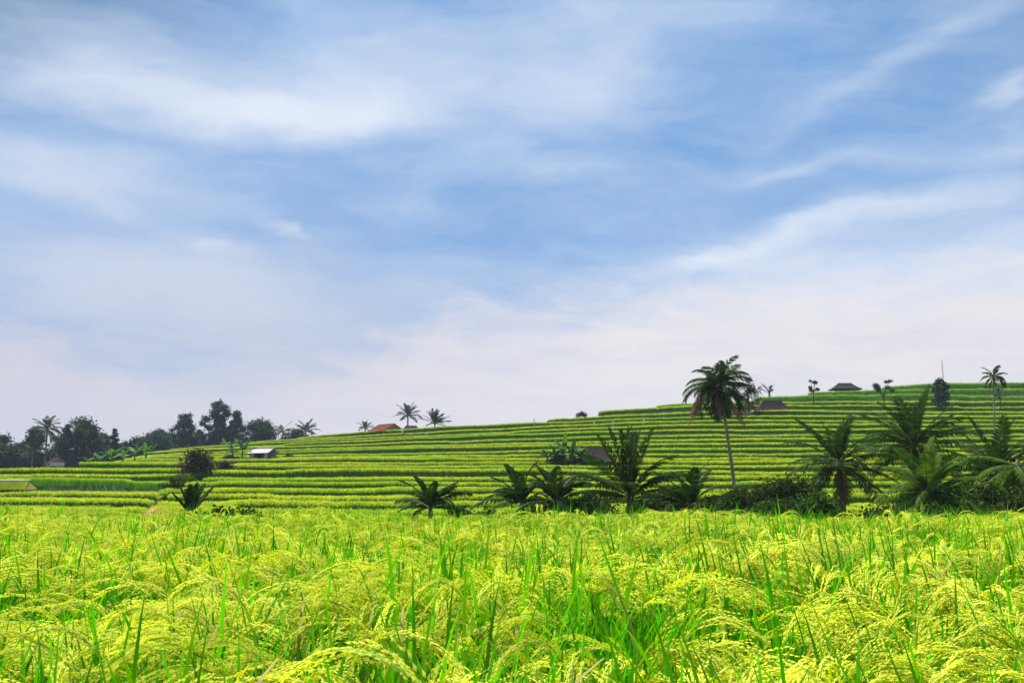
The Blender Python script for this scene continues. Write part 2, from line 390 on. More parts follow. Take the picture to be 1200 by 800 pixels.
def sheet(name, x0, x1, y0, y1, z, nx, ny, m, amp=0.0, label=None, wl=9):
    xs = np.linspace(x0, x1, nx); ys = np.linspace(y0, y1, ny); X, Y = np.meshgrid(xs, ys)
    Z = z + amp * (wob(X.ravel(), 5, wl) * wob(Y.ravel(), 6, wl)).reshape(X.shape) if amp else np.full(X.shape, float(z))
    a = np.arange(nx * ny).reshape(ny, nx)
    Fq = np.stack([a[:-1, :-1], a[:-1, 1:], a[1:, 1:], a[1:, :-1]], -1).reshape(-1, 4)
    o = bpy.data.objects.new(name, raw_mesh(name, np.stack([X, Y, Z], -1).reshape(-1, 3), Fq, [m])); C.objects.link(o)
    return tag(o, label, kind='structure')
sheet('ground', -520, 520, -60, 640, VALLEY - .35, 40, 40, M['land'], label='dark green land under and behind the terraces')
sheet('valley_floor', -70, 70, 16, 62, VALLEY, 120, 60, M['bank'], .35, 'dark grassy hollow between the near field and the hill')
def near_field():
    b = MB()
    xs = np.linspace(-22, 22, 60)
    A = [(x, -8, 0) for x in xs]; B = [(x, 15.2 + .3 * math.sin(x * .7), 0) for x in xs]; D_ = [(x, 16.2 + .3 * math.sin(x * .7), VALLEY - .2) for x in xs]
    b.strip(A, B); b.strip(B, D_)
    tag(b.build('field_soil', M['mud']), 'wet soil of the near rice field', kind='structure')
near_field()

# ------------------------------------------------------------------ rice
def scatter(name, src, pts, rot, scl, idx, label, cat):
    """one stuff object: a cloud of points carrying plants from the meshes in src"""
    col = bpy.data.collections.new(name + '_kinds')
    for q, me in enumerate(src):
        o = bpy.data.objects.new('%s_kind_%02d' % (name, q), me); col.objects.link(o)
    me = bpy.data.meshes.new(name); me.vertices.add(len(pts)); me.vertices.foreach_set('co', np.asarray(pts, np.float32).ravel())
    a = me.attributes.new('rot', 'FLOAT_VECTOR', 'POINT'); a.data.foreach_set('vector', np.asarray(rot, np.float32).ravel())
    a = me.attributes.new('scl', 'FLOAT_VECTOR', 'POINT'); a.data.foreach_set('vector', np.asarray(scl, np.float32).ravel())
    a = me.attributes.new('idx', 'INT', 'POINT'); a.data.foreach_set('value', np.asarray(idx, np.int32).ravel())
    ob = bpy.data.objects.new(name, me); C.objects.link(ob)
    g = bpy.data.node_groups.new(name + '_nodes', 'GeometryNodeTree')
    g.interface.new_socket('Geometry', in_out='INPUT', socket_type='NodeSocketGeometry'); g.interface.new_socket('Geometry', in_out='OUTPUT', socket_type='NodeSocketGeometry')
    N = g.nodes; L = g.links
    gi = N.new('NodeGroupInput'); go = N.new('NodeGroupOutput'); ip = N.new('GeometryNodeInstanceOnPoints'); ci = N.new('GeometryNodeCollectionInfo')
    ci.inputs['Collection'].default_value = col; ci.inputs['Separate Children'].default_value = True; ci.inputs['Reset Children'].default_value = True
    def na(n, t):
        x = N.new('GeometryNodeInputNamedAttribute'); x.data_type = t; x.inputs[0].default_value = n
        return x.outputs[0]
    e = N.new('FunctionNodeEulerToRotation'); L.new(na('rot', 'FLOAT_VECTOR'), e.inputs[0])
    L.new(gi.outputs[0], ip.inputs['Points']); L.new(ci.outputs[0], ip.inputs['Instance']); ip.inputs['Pick Instance'].default_value = True
    L.new(na('idx', 'INT'), ip.inputs['Instance Index']); L.new(e.outputs[0], ip.inputs['Rotation']); L.new(na('scl', 'FLOAT_VECTOR'), ip.inputs['Scale'])
    L.new(ip.outputs[0], go.inputs[0])
    md = ob.modifiers.new('plants', 'NODES'); md.node_group = g
    return tag(ob, label, cat, kind='stuff')

def blade(b, p, az, tilt, L, w, droop, seg=7, twist=0.0):
    """a tapering grass blade; tilt from vertical, bending over by droop"""
    d = Vector((math.cos(az), math.sin(az), 0)); side0 = Vector((-d.y, d.x, 0)); A = []; B = []; q = Vector(p)
    for s in range(seg + 1):
        t = s / seg; ang = tilt + droop * t * t
        wd = w * min(1, .55 + t * 2.2) * (1 - t ** 2.6) * .5
        side = side0 * math.cos(twist * t) + d * math.sin(twist * t)
        A.append(q - side * wd); B.append(q + side * wd)
        q = q + (d * math.sin(ang) + Vector((0, 0, 1)) * math.cos(ang)) * (L / seg)
    b.strip(A, B)
def grain(b, p, d, L, w):
    d = d.normalized(); a = d.cross(Vector((.3, .2, .9))).normalized(); c = d.cross(a)
    m1 = p + d * L * .35; n = len(b.v)
    tip = p + d * L
    b.v += [tuple(p)] + [tuple(m1 + a * w), tuple(m1 + c * w * .7), tuple(m1 - a * w), tuple(m1 - c * w * .7)] + [tuple(tip)]
    for i in range(4):
        b.f.append((n, n + 1 + (i + 1) % 4, n + 1 + i)); b.f.append((n + 5, n + 1 + i, n + 1 + (i + 1) % 4)); b.m += [b.mi, b.mi]
def panicle(b, p, az, rnd, ln):
    """a drooping head: a curved axis with branches that hang together, each hung with grains and bristles"""
    d = Vector((math.cos(az), math.sin(az), 0)); Z = Vector((0, 0, 1))
    ang = R(rnd.uniform(8, 28)); end = R(rnd.uniform(118, 168)); n = 14; q = Vector(p); axis = [q.copy()]; dirs = []
    for s in range(n):
        t = s / n; a = ang + (end - ang) * (t ** 1.05); dd = d * math.sin(a) + Z * math.cos(a)
        q = q + dd * (ln / n); axis.append(q.copy()); dirs.append(dd)
    dirs.append(dirs[-1]); b.mi = 2
    b.tube(axis, [.0016] * len(axis), 3, False)
    side = Vector((-d.y, d.x, 0)); b.mi = 3
    for br in range(14):
        i0 = 2 + int(br * (n - 3) / 14); p0 = axis[i0]; sgn = rnd.uniform(-1, 1)
        bl = ln * rnd.uniform(.36, .58) * (1 - .40 * i0 / n); out = rnd.uniform(.04, .24)
        b.mi = 3; m = 12; q = p0.copy(); a0 = dirs[i0] + side * sgn * out + Z * rnd.uniform(-.12, .1)
        for g in range(m):
            dirv = (a0 + Z * (-.75 * g / m)).normalized(); q = q + dirv * bl / m
            off = Vector((rnd.gauss(0, 1), rnd.gauss(0, 1), rnd.gauss(0, 1))) * .0014
            gd = dirv + Vector((rnd.gauss(0, 1), rnd.gauss(0, 1), rnd.gauss(0, 1))) * .07
            grain(b, q + off, gd, .0140, .0030)
            if True: 
                e = q + off + gd.normalized() * .009; w = Vector((rnd.gauss(0, 1), rnd.gauss(0, 1), 0)).normalized() * .0005
                b.poly(e - w, e + w, e + gd.normalized() * rnd.uniform(.014, .034))
def rice_clump(seed, heads, erect=False):
    rnd = random.Random(seed); b = MB(); main = rnd.uniform(0, 6.28)
    for t in range(14):
        a = rnd.uniform(0, 6.28); r = rnd.uniform(.01, .055); p = Vector((math.cos(a) * r, math.sin(a) * r, 0)); lean = Vector((math.cos(a), math.sin(a), 0)) * rnd.uniform(0, .13)
        H = rnd.uniform(.64, .80); top = p + lean * H + Vector((0, 0, H))
        b.mi = 2; b.tube([p, p + lean * H * .5 + Vector((0, 0, H * .5)), top], [.0028, .0026, .0016], 4, False)
        b.mi = 0
        for l in range(5):
            f = rnd.uniform(.3, .74) if (l or rnd.random() < .45) else rnd.uniform(.80, .95)
            if rnd.random() < .010: b.mi = 1
            blade(b, p + (top - p) * f, rnd.uniform(0, 6.28), R(rnd.uniform(3, 22)), rnd.uniform(.28, .44), rnd.uniform(.011, .017), R(rnd.uniform(0, 45)) if rnd.random() < .85 else R(rnd.uniform(60, 130)), twist=rnd.uniform(-1.2, 1.2))
            b.mi = 0
        if t < heads: panicle(b, top + Vector((0, 0, .03)), rnd.gauss(0, .26), rnd, rnd.uniform(.29, .40))
    return b.mesh('rice_plant', [M['rice_leaf'], M['rice_leaf_dry'], M['rice_stem'], M['panicle']])
def rice_field():
    src = [rice_clump(100 + i, 8) for i in range(7)] + [rice_clump(200 + i, 4) for i in range(4)] + [rice_clump(300 + i, 0) for i in range(4)]
    P, Ro, Sc, Ix = [], [], [], []
    rnd = random.Random(3); y = .9
    while y < 15.1:
        step = .165 if y < 6 else .18
        xm = 2.0 + y * .78; x = -xm
        while x < xm:
            px, py = x + rnd.uniform(-.06, .06), y + rnd.uniform(-.06, .06)
            if math.hypot(px, py) > 1.05 and py < 15.0:
                n1 = math.sin(px * 1.3 + 2 * math.sin(py * .8)) + math.sin(py * 1.7 + 1.5 * math.sin(px * .9 + 1)); n2 = math.sin(px * 2.9 + py * 1.1) + math.sin(py * 2.3 - px * 1.7)
                n3 = math.sin(px * .8 - 1.1 + py * .5) + .7 * math.sin(py * 1.1 + px * 2.1)
                h = 1.0 + .045 * n1 + .025 * n2 + rnd.gauss(0, .035)
                h -= .0042 * py + .0016 * px; P.append((px, py, 0)); Ro.append((rnd.gauss(0, .04), rnd.gauss(0, .04), 1.9 * math.sin(px * 1.1 + 1.3 * math.sin(py * 1.3)) + 1.6 * math.sin(py * 1.9 + px * .6) + rnd.gauss(0, .45))); Sc.append((1, 1, h))
                w = n3 + rnd.gauss(0, .55)
                w = .35 * n3 + rnd.gauss(0, 1); Ix.append(rnd.randrange(0, 7) if w > .25 else (rnd.randrange(7, 11) if w > -.10 else rnd.randrange(11, 15)))
            x += step
        y += step
    print('near clumps', len(P))
    scatter('rice_field', src, P, Ro, Sc, Ix, 'ripening rice with drooping yellow heads filling the near field', 'rice field')
rice_field()

def far_patch(seed, kind):
    rnd = random.Random(seed); b = MB()
    for q in range(26 if kind != 'young' else 40):
        x, y = rnd.uniform(-.5, .5), rnd.uniform(-.27, .27); b.mi = 0
        blade(b, (x, y, -.03), rnd.uniform(0, 6.28), R(rnd.uniform(0, 12)), rnd.uniform(.66, .88), rnd.uniform(.03, .05), R(rnd.uniform(0, 45)), 3)
    if 1:
        for q in range(52 if kind != 'young' else 16):
            x, y = rnd.uniform(-.5, .5), rnd.uniform(-.27, .27); b.mi = 1
            blade(b, (x, y, .46 + .27 * rnd.random() ** .7), rnd.uniform(0, 6.28), R(rnd.uniform(10, 40)), rnd.uniform(.18, .28), rnd.uniform(.04, .065), R(rnd.uniform(70, 130)), 3)
    return b.mesh('terrace_rice_patch', [M['far_leaf'] if kind != 'young' else M['young_leaf'], M['far_ear' if seed < 4 else 'far_ear2']])
def terrace_rice():
    src = [far_patch(i, 'ripe') for i in range(8)] + [far_patch(50 + i, 'young') for i in range(4)]
    P, Ro, Sc, Ix = [], [], [], []
    du = ug[1] - ug[0]; rnd = np.random.default_rng(11)
    offs = [.22, .6, 1.0, 1.45, 1.95, 2.5, 3.1, 3.8, 4.6, 5.5, 6.5, 7.7, 9, 10.5, 12.5, 15]
    for i in range(NT):
        ok = rice[i]
        if not ok.any(): continue
        nextD = np.where(rice[min(i + 1, NT - 1)] & (i + 1 < NT), Dk[min(i + 1, NT - 1)], Dk[i] + 16)
        # march along the front edge
        for ro, of in enumerate(offs):
            dens = .82 if ro < 6 else 1.0
            x = ug * (Dk[i] + of); y = Dk[i] + of
            seg = np.hypot(np.diff(x), np.diff(y)); s = np.concatenate([[0], np.cumsum(seg)])
            ss = np.arange(rnd.uniform(0, .4), s[-1], dens); uu = np.interp(ss, s, ug)
            sel = np.abs(uu) < (.80 if i > 3 else .95)
            uu = uu[sel]; j = np.clip(np.round((uu - ug[0]) / du).astype(int), 0, len(ug) - 1)
            good = ok[j] & ok[np.clip(j - 2, 0, None)] & ((Dk[i, j] + of) < nextD[j] - .35)
            uu = uu[good]; j = j[good]
            if not len(uu): continue
            D = np.interp(uu, ug, Dk[i]) + of + rnd.uniform(-.07, .07, len(uu)); n = len(uu)
            slope = np.gradient(Dk[i], ug)[j] / D      # dD/dx along the edge
            an = np.arctan(slope * .9)
            P.append(np.stack([uu * D, D, Zn[i, j]], 1)); Ro.append(np.stack([rnd.normal(0, .03, n), rnd.normal(0, .03, n), an + np.pi * rnd.integers(0, 2, n)], 1))
            hn = 1 + .05 * np.sin(uu * D * .35 + i) + .09 * np.sin(uu * D * .06 + i * 2.1) + rnd.normal(0, .045, n)
            Sc.append(np.stack([np.ones(n), np.ones(n), hn], 1))
            Xp = 600 + uu * F; yo = np.zeros(n, bool)
            if i in YOUNG: yo |= (Xp > YOUNG[i][0]) & (Xp < YOUNG[i][1])
            if i in (5, 6): yo |= Xp < 190
            gr = (np.sin(uu * D * .045 + i * 1.7) + np.sin(uu * D * .13 + i * .9) * .6 + rnd.normal(0, .5, n)) > .5
            Ix.append(np.where(yo, rnd.integers(8, 12, n), rnd.integers(0, 4, n) + 4 * gr))
    P, Ro, Sc, Ix = map(np.concatenate, (P, Ro, Sc, Ix)); print('terrace patches', len(P))
    scatter('terrace_rice', src, P, Ro, Sc, Ix, 'rows of ripening rice on every terrace of the hill', 'rice terraces')
terrace_rice()

# ------------------------------------------------------------------ plants
def frond(b, az, el0, L, droop, leaf, rnd, stations=40, w=.085, hang=.55, side_tw=0.0, rr=.03):
    """curved rachis (material 1) with paired leaflets (material 0)"""
    Z = Vector((0, 0, 1)); d = Vector((math.cos(az), math.sin(az), 0)); S0 = Vector((-d.y, d.x, 0)); q = Vector((0, 0, 0)); pts = []; tan = []
    for s in range(stations + 1):
        t = s / stations; e = el0 - droop * t ** 1.7
        tv = d * math.cos(e) + Z * math.sin(e) + S0 * side_tw * t; tv.normalize(); pts.append(q.copy()); tan.append(tv); q = q + tv * (L / stations)
    b.mi = 1; b.tube(pts[::3] + [pts[-1]], [rr * (1 - .85 * k / (stations / 3 + 1)) for k in range(len(pts[::3]) + 1)], 4, False)
    b.mi = 0; roll = rnd.uniform(-.5, .5)
    for s in range(max(3, int(stations * .13)), stations + 1):
        t = s / stations; prof = min(1, (t - .05) * 4.5) * (1 - max(0, t - .55) ** 1.5 * 2.3); l = leaf * max(.18, prof)
        T = tan[s]; side = T.cross(Z)
        if side.length < .15: side = S0.copy()
        side.normalize(); up = side.cross(T); side = side * math.cos(roll) + up * math.sin(roll)
        for sg in (-1, 1):
            if rnd.random() < .10: continue
            ll = l * rnd.uniform(.75, 1.1); fw = .55 + .5 * t + rnd.uniform(-.1, .1)
            d0 = (side * sg + T * fw + up * .15).normalized(); p = pts[s]; wv = T * (w * .5)
            p1 = p + d0 * ll * .45 - Z * hang * ll * .10; p2 = p + d0 * ll * .85 - Z * hang * ll * .42 * (.25 + .75 * max(0, min(1, 1.6 * (1 - T.z))))
            b.poly(p - wv * .7, p + wv * .7, p1 + wv, p1 - wv); b.poly(p1 - wv, p1 + wv, p2)
def trunk(b, H, lean, r0, r1, rings=True, n=12):
    pts, rad = [], []
    for s in range(n + 1):
        t = s / n; pts.append(Vector((lean[0] * (t ** 1.35), lean[1] * (t ** 1.35), H * t)))
        rad.append((r0 + (r1 - r0) * min(1, t * 1.3)) * (1.35 if s == 0 else 1) * (1 + (.06 if (rings and s % 2) else 0)))
    b.tube(pts, rad, 9); return pts[-1]
def palm(name, base, H, lean, label, cat, n=20, L=3.2, leaf=.75, els=(82, -25), droop=(.9, 1.5), w=.085, mats=('palm', 'rachis', 'trunk'), r=(.16, .11),
         seed=0, group=None, separate=True, dead=0, nuts=0, az0=0, stations=46, hang=1.0, extra=(), hung=(), rr=.03):
    rnd = random.Random(seed * 17 + 5); t = thing(name, base, label, cat, group)
    b = MB(); top = trunk(b, H + .45, lean, *r); b.build('trunk', M[mats[2]], t, smooth=True)
    top = top - Vector((0, 0, .35)); all_ = MB(); L *= 1.14; leaf *= 1.15
    specs = []
    for k in range(n):
        f = (k + .5) / n; e = R(els[0] + (els[1] - els[0]) * f ** .85 + rnd.uniform(-6, 6))
        specs.append((az0 + k * 2.39996 + rnd.uniform(-.25, .25), e, L * rnd.uniform(.85, 1.08) * (.9 + .1 * f), rnd.uniform(*droop) * (.55 + .45 * math.sin(f * 1.8)), 0))
    for (a, e, l, dr) in extra: specs.append((R(a), R(e), l, dr, 0))
    for (a, e, l, dr) in hung: specs.append((R(a), R(e), l, dr, 1))
    for k in range(dead): specs.append((rnd.uniform(0, 6.28), R(rnd.uniform(-50, -70)), L * rnd.uniform(.55, .8), .45, 1))
    for a, e, l, dr, dd in specs:
        bb = MB() if (separate or dd) else all_
        frond(bb, a, e, l, dr, leaf * (.7 if dd else 1), rnd, stations, w, hang * (1.6 if dd else 1), rnd.uniform(-.25, .25), rr)
        if separate or dd:
            o = bb.build('frond', [M['dead'], M['dead']] if dd else [M[mats[0]], M[mats[1]]], t, loc=top)
            if dd: o['label'] = 'withered brown frond hanging against the trunk'
    if not separate: all_.build('crown', [M[mats[0]], M[mats[1]]], t, loc=top)
    for k in range(nuts):
        c = MB(); a = k * 1.1 + rnd.random(); c.ball((math.cos(a) * .24, math.sin(a) * .24, -.12 - .12 * (k % 3)), .11, sz=1.2); c.build('coconut', M['nut'], t, loc=top, smooth=True)
    return t

def leaf_cloud(centers, n, size, seed, squash=.8, shell=.2):
    """n bent leaf sprigs spread through blobs (x,y,z,r); returns V,F arrays"""
    r = np.random.default_rng(seed); c = np.array(centers, float); wgt = c[:, 3] ** 2; wgt /= wgt.sum()
    ci = r.choice(len(c), n, p=wgt); d = r.normal(size=(n, 3)); d /= np.linalg.norm(d, axis=1)[:, None]
    rad = c[ci, 3] * (shell + (1 - shell) * r.random(n) ** .8) * (1 + .42 * np.clip(r.normal(size=n), -2, 1.25))
    # lumps: sprigs gather along a few hundred twig ends
    p = c[ci, :3] + d * rad[:, None] * np.array([1, 1, squash])
    ax = r.normal(size=(n, 3)); ax[:, 2] *= .6; ax /= np.linalg.norm(ax, axis=1)[:, None]
    bx = np.cross(ax, r.normal(size=(n, 3))); bx /= np.linalg.norm(bx, axis=1)[:, None]
    s = size * (.6 + .8 * r.random(n))[:, None]
    V = np.stack([p - ax * s * .5, p + bx * s * .30, p + ax * s * .55 - np.array([0, 0, 1]) * s * .12, p - bx * s * .30], 1).reshape(-1, 3)
    return V, np.arange(4 * n).reshape(n, 4)
def foliage(name, centers, n, size, m, parent, seed, squash=.8, shell=.55):
    V, Fq = leaf_cloud(centers, n, size, seed, squash, shell)
    o = bpy.data.objects.new(name, raw_mesh(name, V, Fq, [m])); C.objects.link(o); o.parent = parent; return o
def tree(name, base, H, W, label, cat, kind='broad', m='tree_a', n=5000, size=.4, seed=0, group=None, trunk_f=.45, lean=0):
    rnd = random.Random(seed * 31 + 7); t = thing(name, base, label, cat, group); b = MB(); cs = []
    fork = Vector((lean * H * .3, 0, H * trunk_f)); r0 = max(.05, H * .022)
    b.tube([(0, 0, -.2), fork * .5, fork], [r0 * 1.3, r0, r0 * .75], 7)
    def limb(end, r=.45):
        mid = (fork + end) / 2 + Vector((rnd.uniform(-.1, .1), rnd.uniform(-.1, .1), .05)) * W * .4
        b.tube([fork - Vector((0, 0, H * .05)), mid, end], [r0 * r * 1.3, r0 * r * .8, r0 * .2], 5)
    if kind == 'broad':
        for k in range(34):
            a = rnd.uniform(0, 6.28); f = rnd.random() ** .8; z = H * (trunk_f * .75 + (1.0 - trunk_f * .75) * f) - W * .08; rr = W * .5 * math.sqrt(max(.08, 1 - (2 * f - .75) ** 2 * .75)) * rnd.uniform(.45, 1)
            r_ = W * rnd.uniform(.07, .17); p = Vector((math.cos(a) * (rr - r_ * .4) + lean * z, math.sin(a) * (rr - r_ * .4), min(z, H - r_ * .7))); cs.append((*p, r_)); 
            if k < 9: limb(p)
        cs.append((lean * H * .7, 0, H * .62, W * .30)); cs.append((W * .12, 0, H * .35, W * .30)); cs.append((-W * .15, 0, H * .3, W * .26))
    elif kind == 'tall':          # open, upright, with separate tufts
        for k in range(46):
            f = (k + .5) / 46; a = k * 2.4; z = H * (.10 + .87 * f); rr = W * .52 * (1 - f * .62) * rnd.uniform(.15, 1)
            r_ = W * rnd.uniform(.07, .15) * (1 - .25 * f); p = Vector((math.cos(a) * rr, math.sin(a) * rr, z)); cs.append((*p, r_))
        b.tube([fork, (0, 0, H * .75), (0, 0, H * .93)], [r0 * .75, r0 * .4, r0 * .15], 6)
        for c in cs[::2]: limb(Vector(c[:3]), .3)
    elif kind == 'cone':
        for k in range(16):
            f = (k + .5) / 16; a = k * 2.4; rr = W * .42 * (1 - f) * rnd.uniform(.5, 1); p = Vector((math.cos(a) * rr, math.sin(a) * rr, H * (.12 + .82 * f))); cs.append((*p, W * (.22 - .15 * f)))
        b.tube([fork, (0, 0, H * .8)], [r0 * .7, r0 * .2], 6)
    elif kind == 'sparse':
        for k in range(8):
            a = rnd.uniform(0, 6.28); rr = W * .5 * rnd.uniform(.3, .9); p = Vector((math.cos(a) * rr, math.sin(a) * rr, H * rnd.uniform(.60, .93))); cs.append((*p, W * rnd.uniform(.10, .18))); limb(p, .5)
    b.build('trunk', M['trunk_d'], t, smooth=True)
    foliage('crown', cs, int(n * 1.6), size, M[m], t, seed, .8, .15)
    return t
def bush(name, base, W, H, label, cat='bush', m='bush', n=2500, size=.16, seed=0, group=None, depth=None, stems=True, m2=None):
    rnd = random.Random(seed * 13 + 3); t = thing(name, base, label, cat, group); cs = []; depth = depth or W * .6
    W = max(W, .1); n = int(n * 2.0); size *= 1.15
    for k in range(18):
        x = rnd.uniform(-.5, .5); r_ = H * rnd.uniform(.14, .28); top = H * (1 - 1.2 * x * x) * (rnd.uniform(.72, 1.04) if k % 3 else 1.0)
        cs.append((x * (W - r_), rnd.uniform(-.5, .5) * (depth - r_), max(r_ * .6, top - r_ * .8), r_))
        cs.append((x * W * .9, rnd.uniform(-.5, .5) * depth, max(.1, top * .4), r_ * .9))
    if stems:
        b = MB()
        for c in cs[::3]: b.tube([(c[0] * .3, c[1] * .3, -.1), (c[0] * .7, c[1] * .7, c[2] * .5), c[:3]], [.04, .03, .012], 4)
        b.build('stem', M['trunk_d'], t)
    foliage('foliage', cs, n, size, M[m], t, seed, .85, .3)
    if m2: foliage('blossom', [(c[0], c[1], c[2] + .05, c[3] * 1.05) for c in cs], n // 22, size * .9, M[m2], t, seed + 1, .85, .9)
    return t
def banana(name, base, H, label, seed=0, m='banana', n=8, L=2.0, group=None, w=.5):
    rnd = random.Random(seed * 11 + 1); t = thing(name, base, label, 'banana plant', group); b = MB()
    b.tube([(0, 0, -.1), (.02, 0, H * .2), (.03, 0, H * .36)], [.16, .13, .09], 8); b.build('stem', M['palm_light'], t, smooth=True)
    for k in range(n):
        a = k * 2.4 + rnd.uniform(-.3, .3); e = R(rnd.uniform(45, 85) - 5 * k); dr = rnd.uniform(.7, 1.6); lf = MB(); q = Vector((.03, 0, H * .34)); L_ = L * 1.18; d = Vector((math.cos(a), math.sin(a), 0)); S = Vector((-d.y, d.x, 0)); Z = Vector((0, 0, 1))
        A, B, Mi = [], [], []; ns = 12; l = L_ * rnd.uniform(.8, 1.1)
        for s in range(ns + 1):
            f = s / ns; ee = e - dr * f ** 1.5; T = d * math.cos(ee) + Z * math.sin(ee); wd = w * .5 * (math.sin(math.pi * min(1, max(0, f - .12) / .88) ** .8) ** .6 if f > .12 else .04) * (rnd.uniform(.75, 1))
            Mi.append(q.copy()); nrm = S.cross(T); A.append(q - S * wd - nrm * wd * .25 - Z * wd * .3); B.append(q + S * wd - nrm * wd * .25 - Z * wd * .3); q = q + T * (l / ns)
        lf.strip(A, Mi); lf.strip(Mi, B); lf.build('leaf', M[m], t)
    return t

# ---- palms standing in the hollow at the foot of the hill
G_LOW = 'coconut palms at the foot of the hill'
def low_palm(X, Yc, D, **k):      # crown centre at photo row Yc
    g = spot(X, D); H = at(X, Yc, D).z - g.z; k.setdefault('lean', (0, 0)); g.x -= k['lean'][0]
    return palm('coconut_palm', g, H, base_group := k.pop('lean'), k.pop('label'), 'palm', group=G_LOW, **k) if False else palm('coconut_palm', g, H, k.pop('lean'), k.pop('label'), 'palm', group=G_LOW, **k)
low_palm(738, 585, 52, label='big young palm with a tall upright tuft of fronds in front of the brown hut', n=7, L=2.6, leaf=.80, els=(45, 0), droop=(.9, 1.3), seed=1, dead=2, r=(.22, .18), mats=('palm', 'rachis', 'trunk_d'),
         extra=((100, 84, 3.7, .25), (5, 84, 3.6, .2), (180, 70, 3.6, .35), (25, 86, 3.4, .2), (250, 86, 3.5, .3), (175, 78, 3.7, .2), (-10, 78, 3.7, .35), (200, 55, 3.6, .8), (-25, 58, 3.5, .9), (2, 38, 3.9, .9), (-20, 44, 3.5, 1.2), (183, 34, 4.4, .85), (160, 40, 3.7, 1.1), (20, 22, 3.3, 1.0), (178, 18, 3.6, .9)))
low_palm(505, 598, 52, label='small bushy palm standing alone left of centre at the field edge', n=15, L=2.2, leaf=.55, els=(85, 5), droop=(.9, 1.5), seed=2, mats=('palm', 'rachis', 'trunk_d'))
low_palm(612, 592, 50, label='dark palm with arching fronds, left one of the close pair right of centre', n=15, L=2.3, leaf=.6, els=(84, 5), droop=(.9, 1.6), seed=3, mats=('palm', 'rachis', 'trunk_d'))
low_palm(652, 592, 48, label='dark palm with arching fronds, right one of the close pair, beside the big upright palm', n=16, L=2.2, leaf=.6, els=(84, 0), droop=(1.0, 1.8), seed=4, mats=('palm', 'rachis', 'trunk_d'))
low_palm(225, 606, 50, label='small palm of stiff upright fronds at the foot of the gully on the left', n=9, L=1.55, leaf=.36, els=(90, 50), droop=(.15, .5), seed=5, mats=('palm', 'rachis', 'trunk_d'), dead=1)
low_palm(808, 596, 50, label='low dark palm between the big upright palm and the thicket', n=14, L=2.4, leaf=.6, els=(88, 5), droop=(.8, 1.5), seed=6, mats=('palm', 'rachis', 'trunk_d'))
low_palm(983, 545, 60, label='palm with straight dark trunk and orange coconuts right of the thicket', n=28, L=3.4, leaf=.85, els=(88, -38), droop=(.5, 1.3), seed=7, nuts=5, lean=(-.2, 0), dead=2, mats=('palm', 'rachis', 'trunk_d'))
low_palm(1073, 524, 64, label='widest palm crown at right, spreading over the bright green palm', n=30, L=3.8, leaf=.95, els=(84, -25), droop=(.5, 1.1), seed=8, dead=1, mats=('palm', 'rachis', 'trunk_d'), extra=((5, 30, 4.0, .6), (176, 28, 4.1, .7)))
low_palm(1086, 580, 50, label='bright green young palm under the widest palm crown at right', n=32, L=2.6, leaf=.75, els=(88, -25), droop=(.7, 1.4), seed=9, mats=('palm_light', 'rachis', 'trunk_d'), nuts=2)
low_palm(1168, 555, 58, label='palm with orange coconuts and a grey trunk near the right edge', n=28, L=3.4, leaf=.85, els=(86, -40), droop=(.5, 1.3), seed=10, nuts=6, lean=(-.35, 0), dead=2)
low_palm(1193, 548, 52, label='palm with yellowing hanging fronds on a thin pale leaning trunk at the right edge', n=14, L=2.7, leaf=.65, els=(40, -45), droop=(1.0, 1.6), seed=11, lean=(-.5, 0), r=(.10, .08), mats=('palm_light', 'rachis', 'trunk'), dead=1)
# ---- tall coconut palm on the slope
g = spot(862, 78); top = at(841, 456, 80)
palm('coconut_palm', g, top.z - g.z, (top.x - g.x, 1.5), 'tallest coconut palm with a long leaning trunk rising above the skyline', 'palm', n=31, L=2.8, leaf=.85, els=(84, -42), droop=(1.6, 2.6), seed=12, dead=5, nuts=4,
     mats=('palm', 'rachis', 'trunk'), r=(.15, .10), hang=1.2, extra=((185, 22, 3.3, 1.6), (0, 25, 3.2, 1.6), (172, 12, 3.4, 1.7), (40, 60, 3.2, .9)), hung=((205, -20, 3.6, 1.0), (190, -35, 4.0, .7), (335, -15, 3.9, 1.0), (310, -45, 4.2, .4), (250, -35, 3.4, .8)))
# ---- areca and skyline palms
g = spot(1167, 100); top = at(1159, 441, 102)
palm('areca_palm', g, top.z - g.z - .2, (top.x - g.x, 1), 'slender palm with a very thin pale trunk, small round crown on the skyline at right', 'palm', n=15, L=1.45, leaf=.5, els=(80, -30), droop=(1.1, 1.7), seed=13, r=(.085, .06), nuts=0, dead=1, w=.09, stations=22)
def far_palm(X, Yc, D, L, label, seed, **k):
    g = spot(X, D); H = max(.4, at(X, Yc, D).z - g.z)
    k.setdefault('els', (85, -5)); k.setdefault('droop', (.7, 1.2))
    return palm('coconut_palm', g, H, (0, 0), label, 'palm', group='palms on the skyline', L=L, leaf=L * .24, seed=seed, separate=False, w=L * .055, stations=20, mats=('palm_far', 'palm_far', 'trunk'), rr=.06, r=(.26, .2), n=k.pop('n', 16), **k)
far_palm(427, 502, 262, 2.7, 'smallest skyline palm, just left of the red tiled house', 14, n=12)
far_palm(477, 487, 262, 3.9, 'skyline palm whose trunk rises behind the dark roof beside the red tiled house', 15, n=17)
far_palm(509, 497, 262, 4.3, 'skyline palm fanning straight out of the ridge, rightmost near the red tiled house', 16, n=17, els=(88, 5), droop=(.3, .8))
far_palm(905, 462, 212, 2.6, 'few upright palm fronds poking over the ridge right of the tallest palm', 17, n=5, els=(85, 40))
far_palm(52, 503, 228, 4.0, 'big palm with hanging fronds rising above the left tree line', 18, n=22, els=(75, -30), droop=(1.0, 1.6))
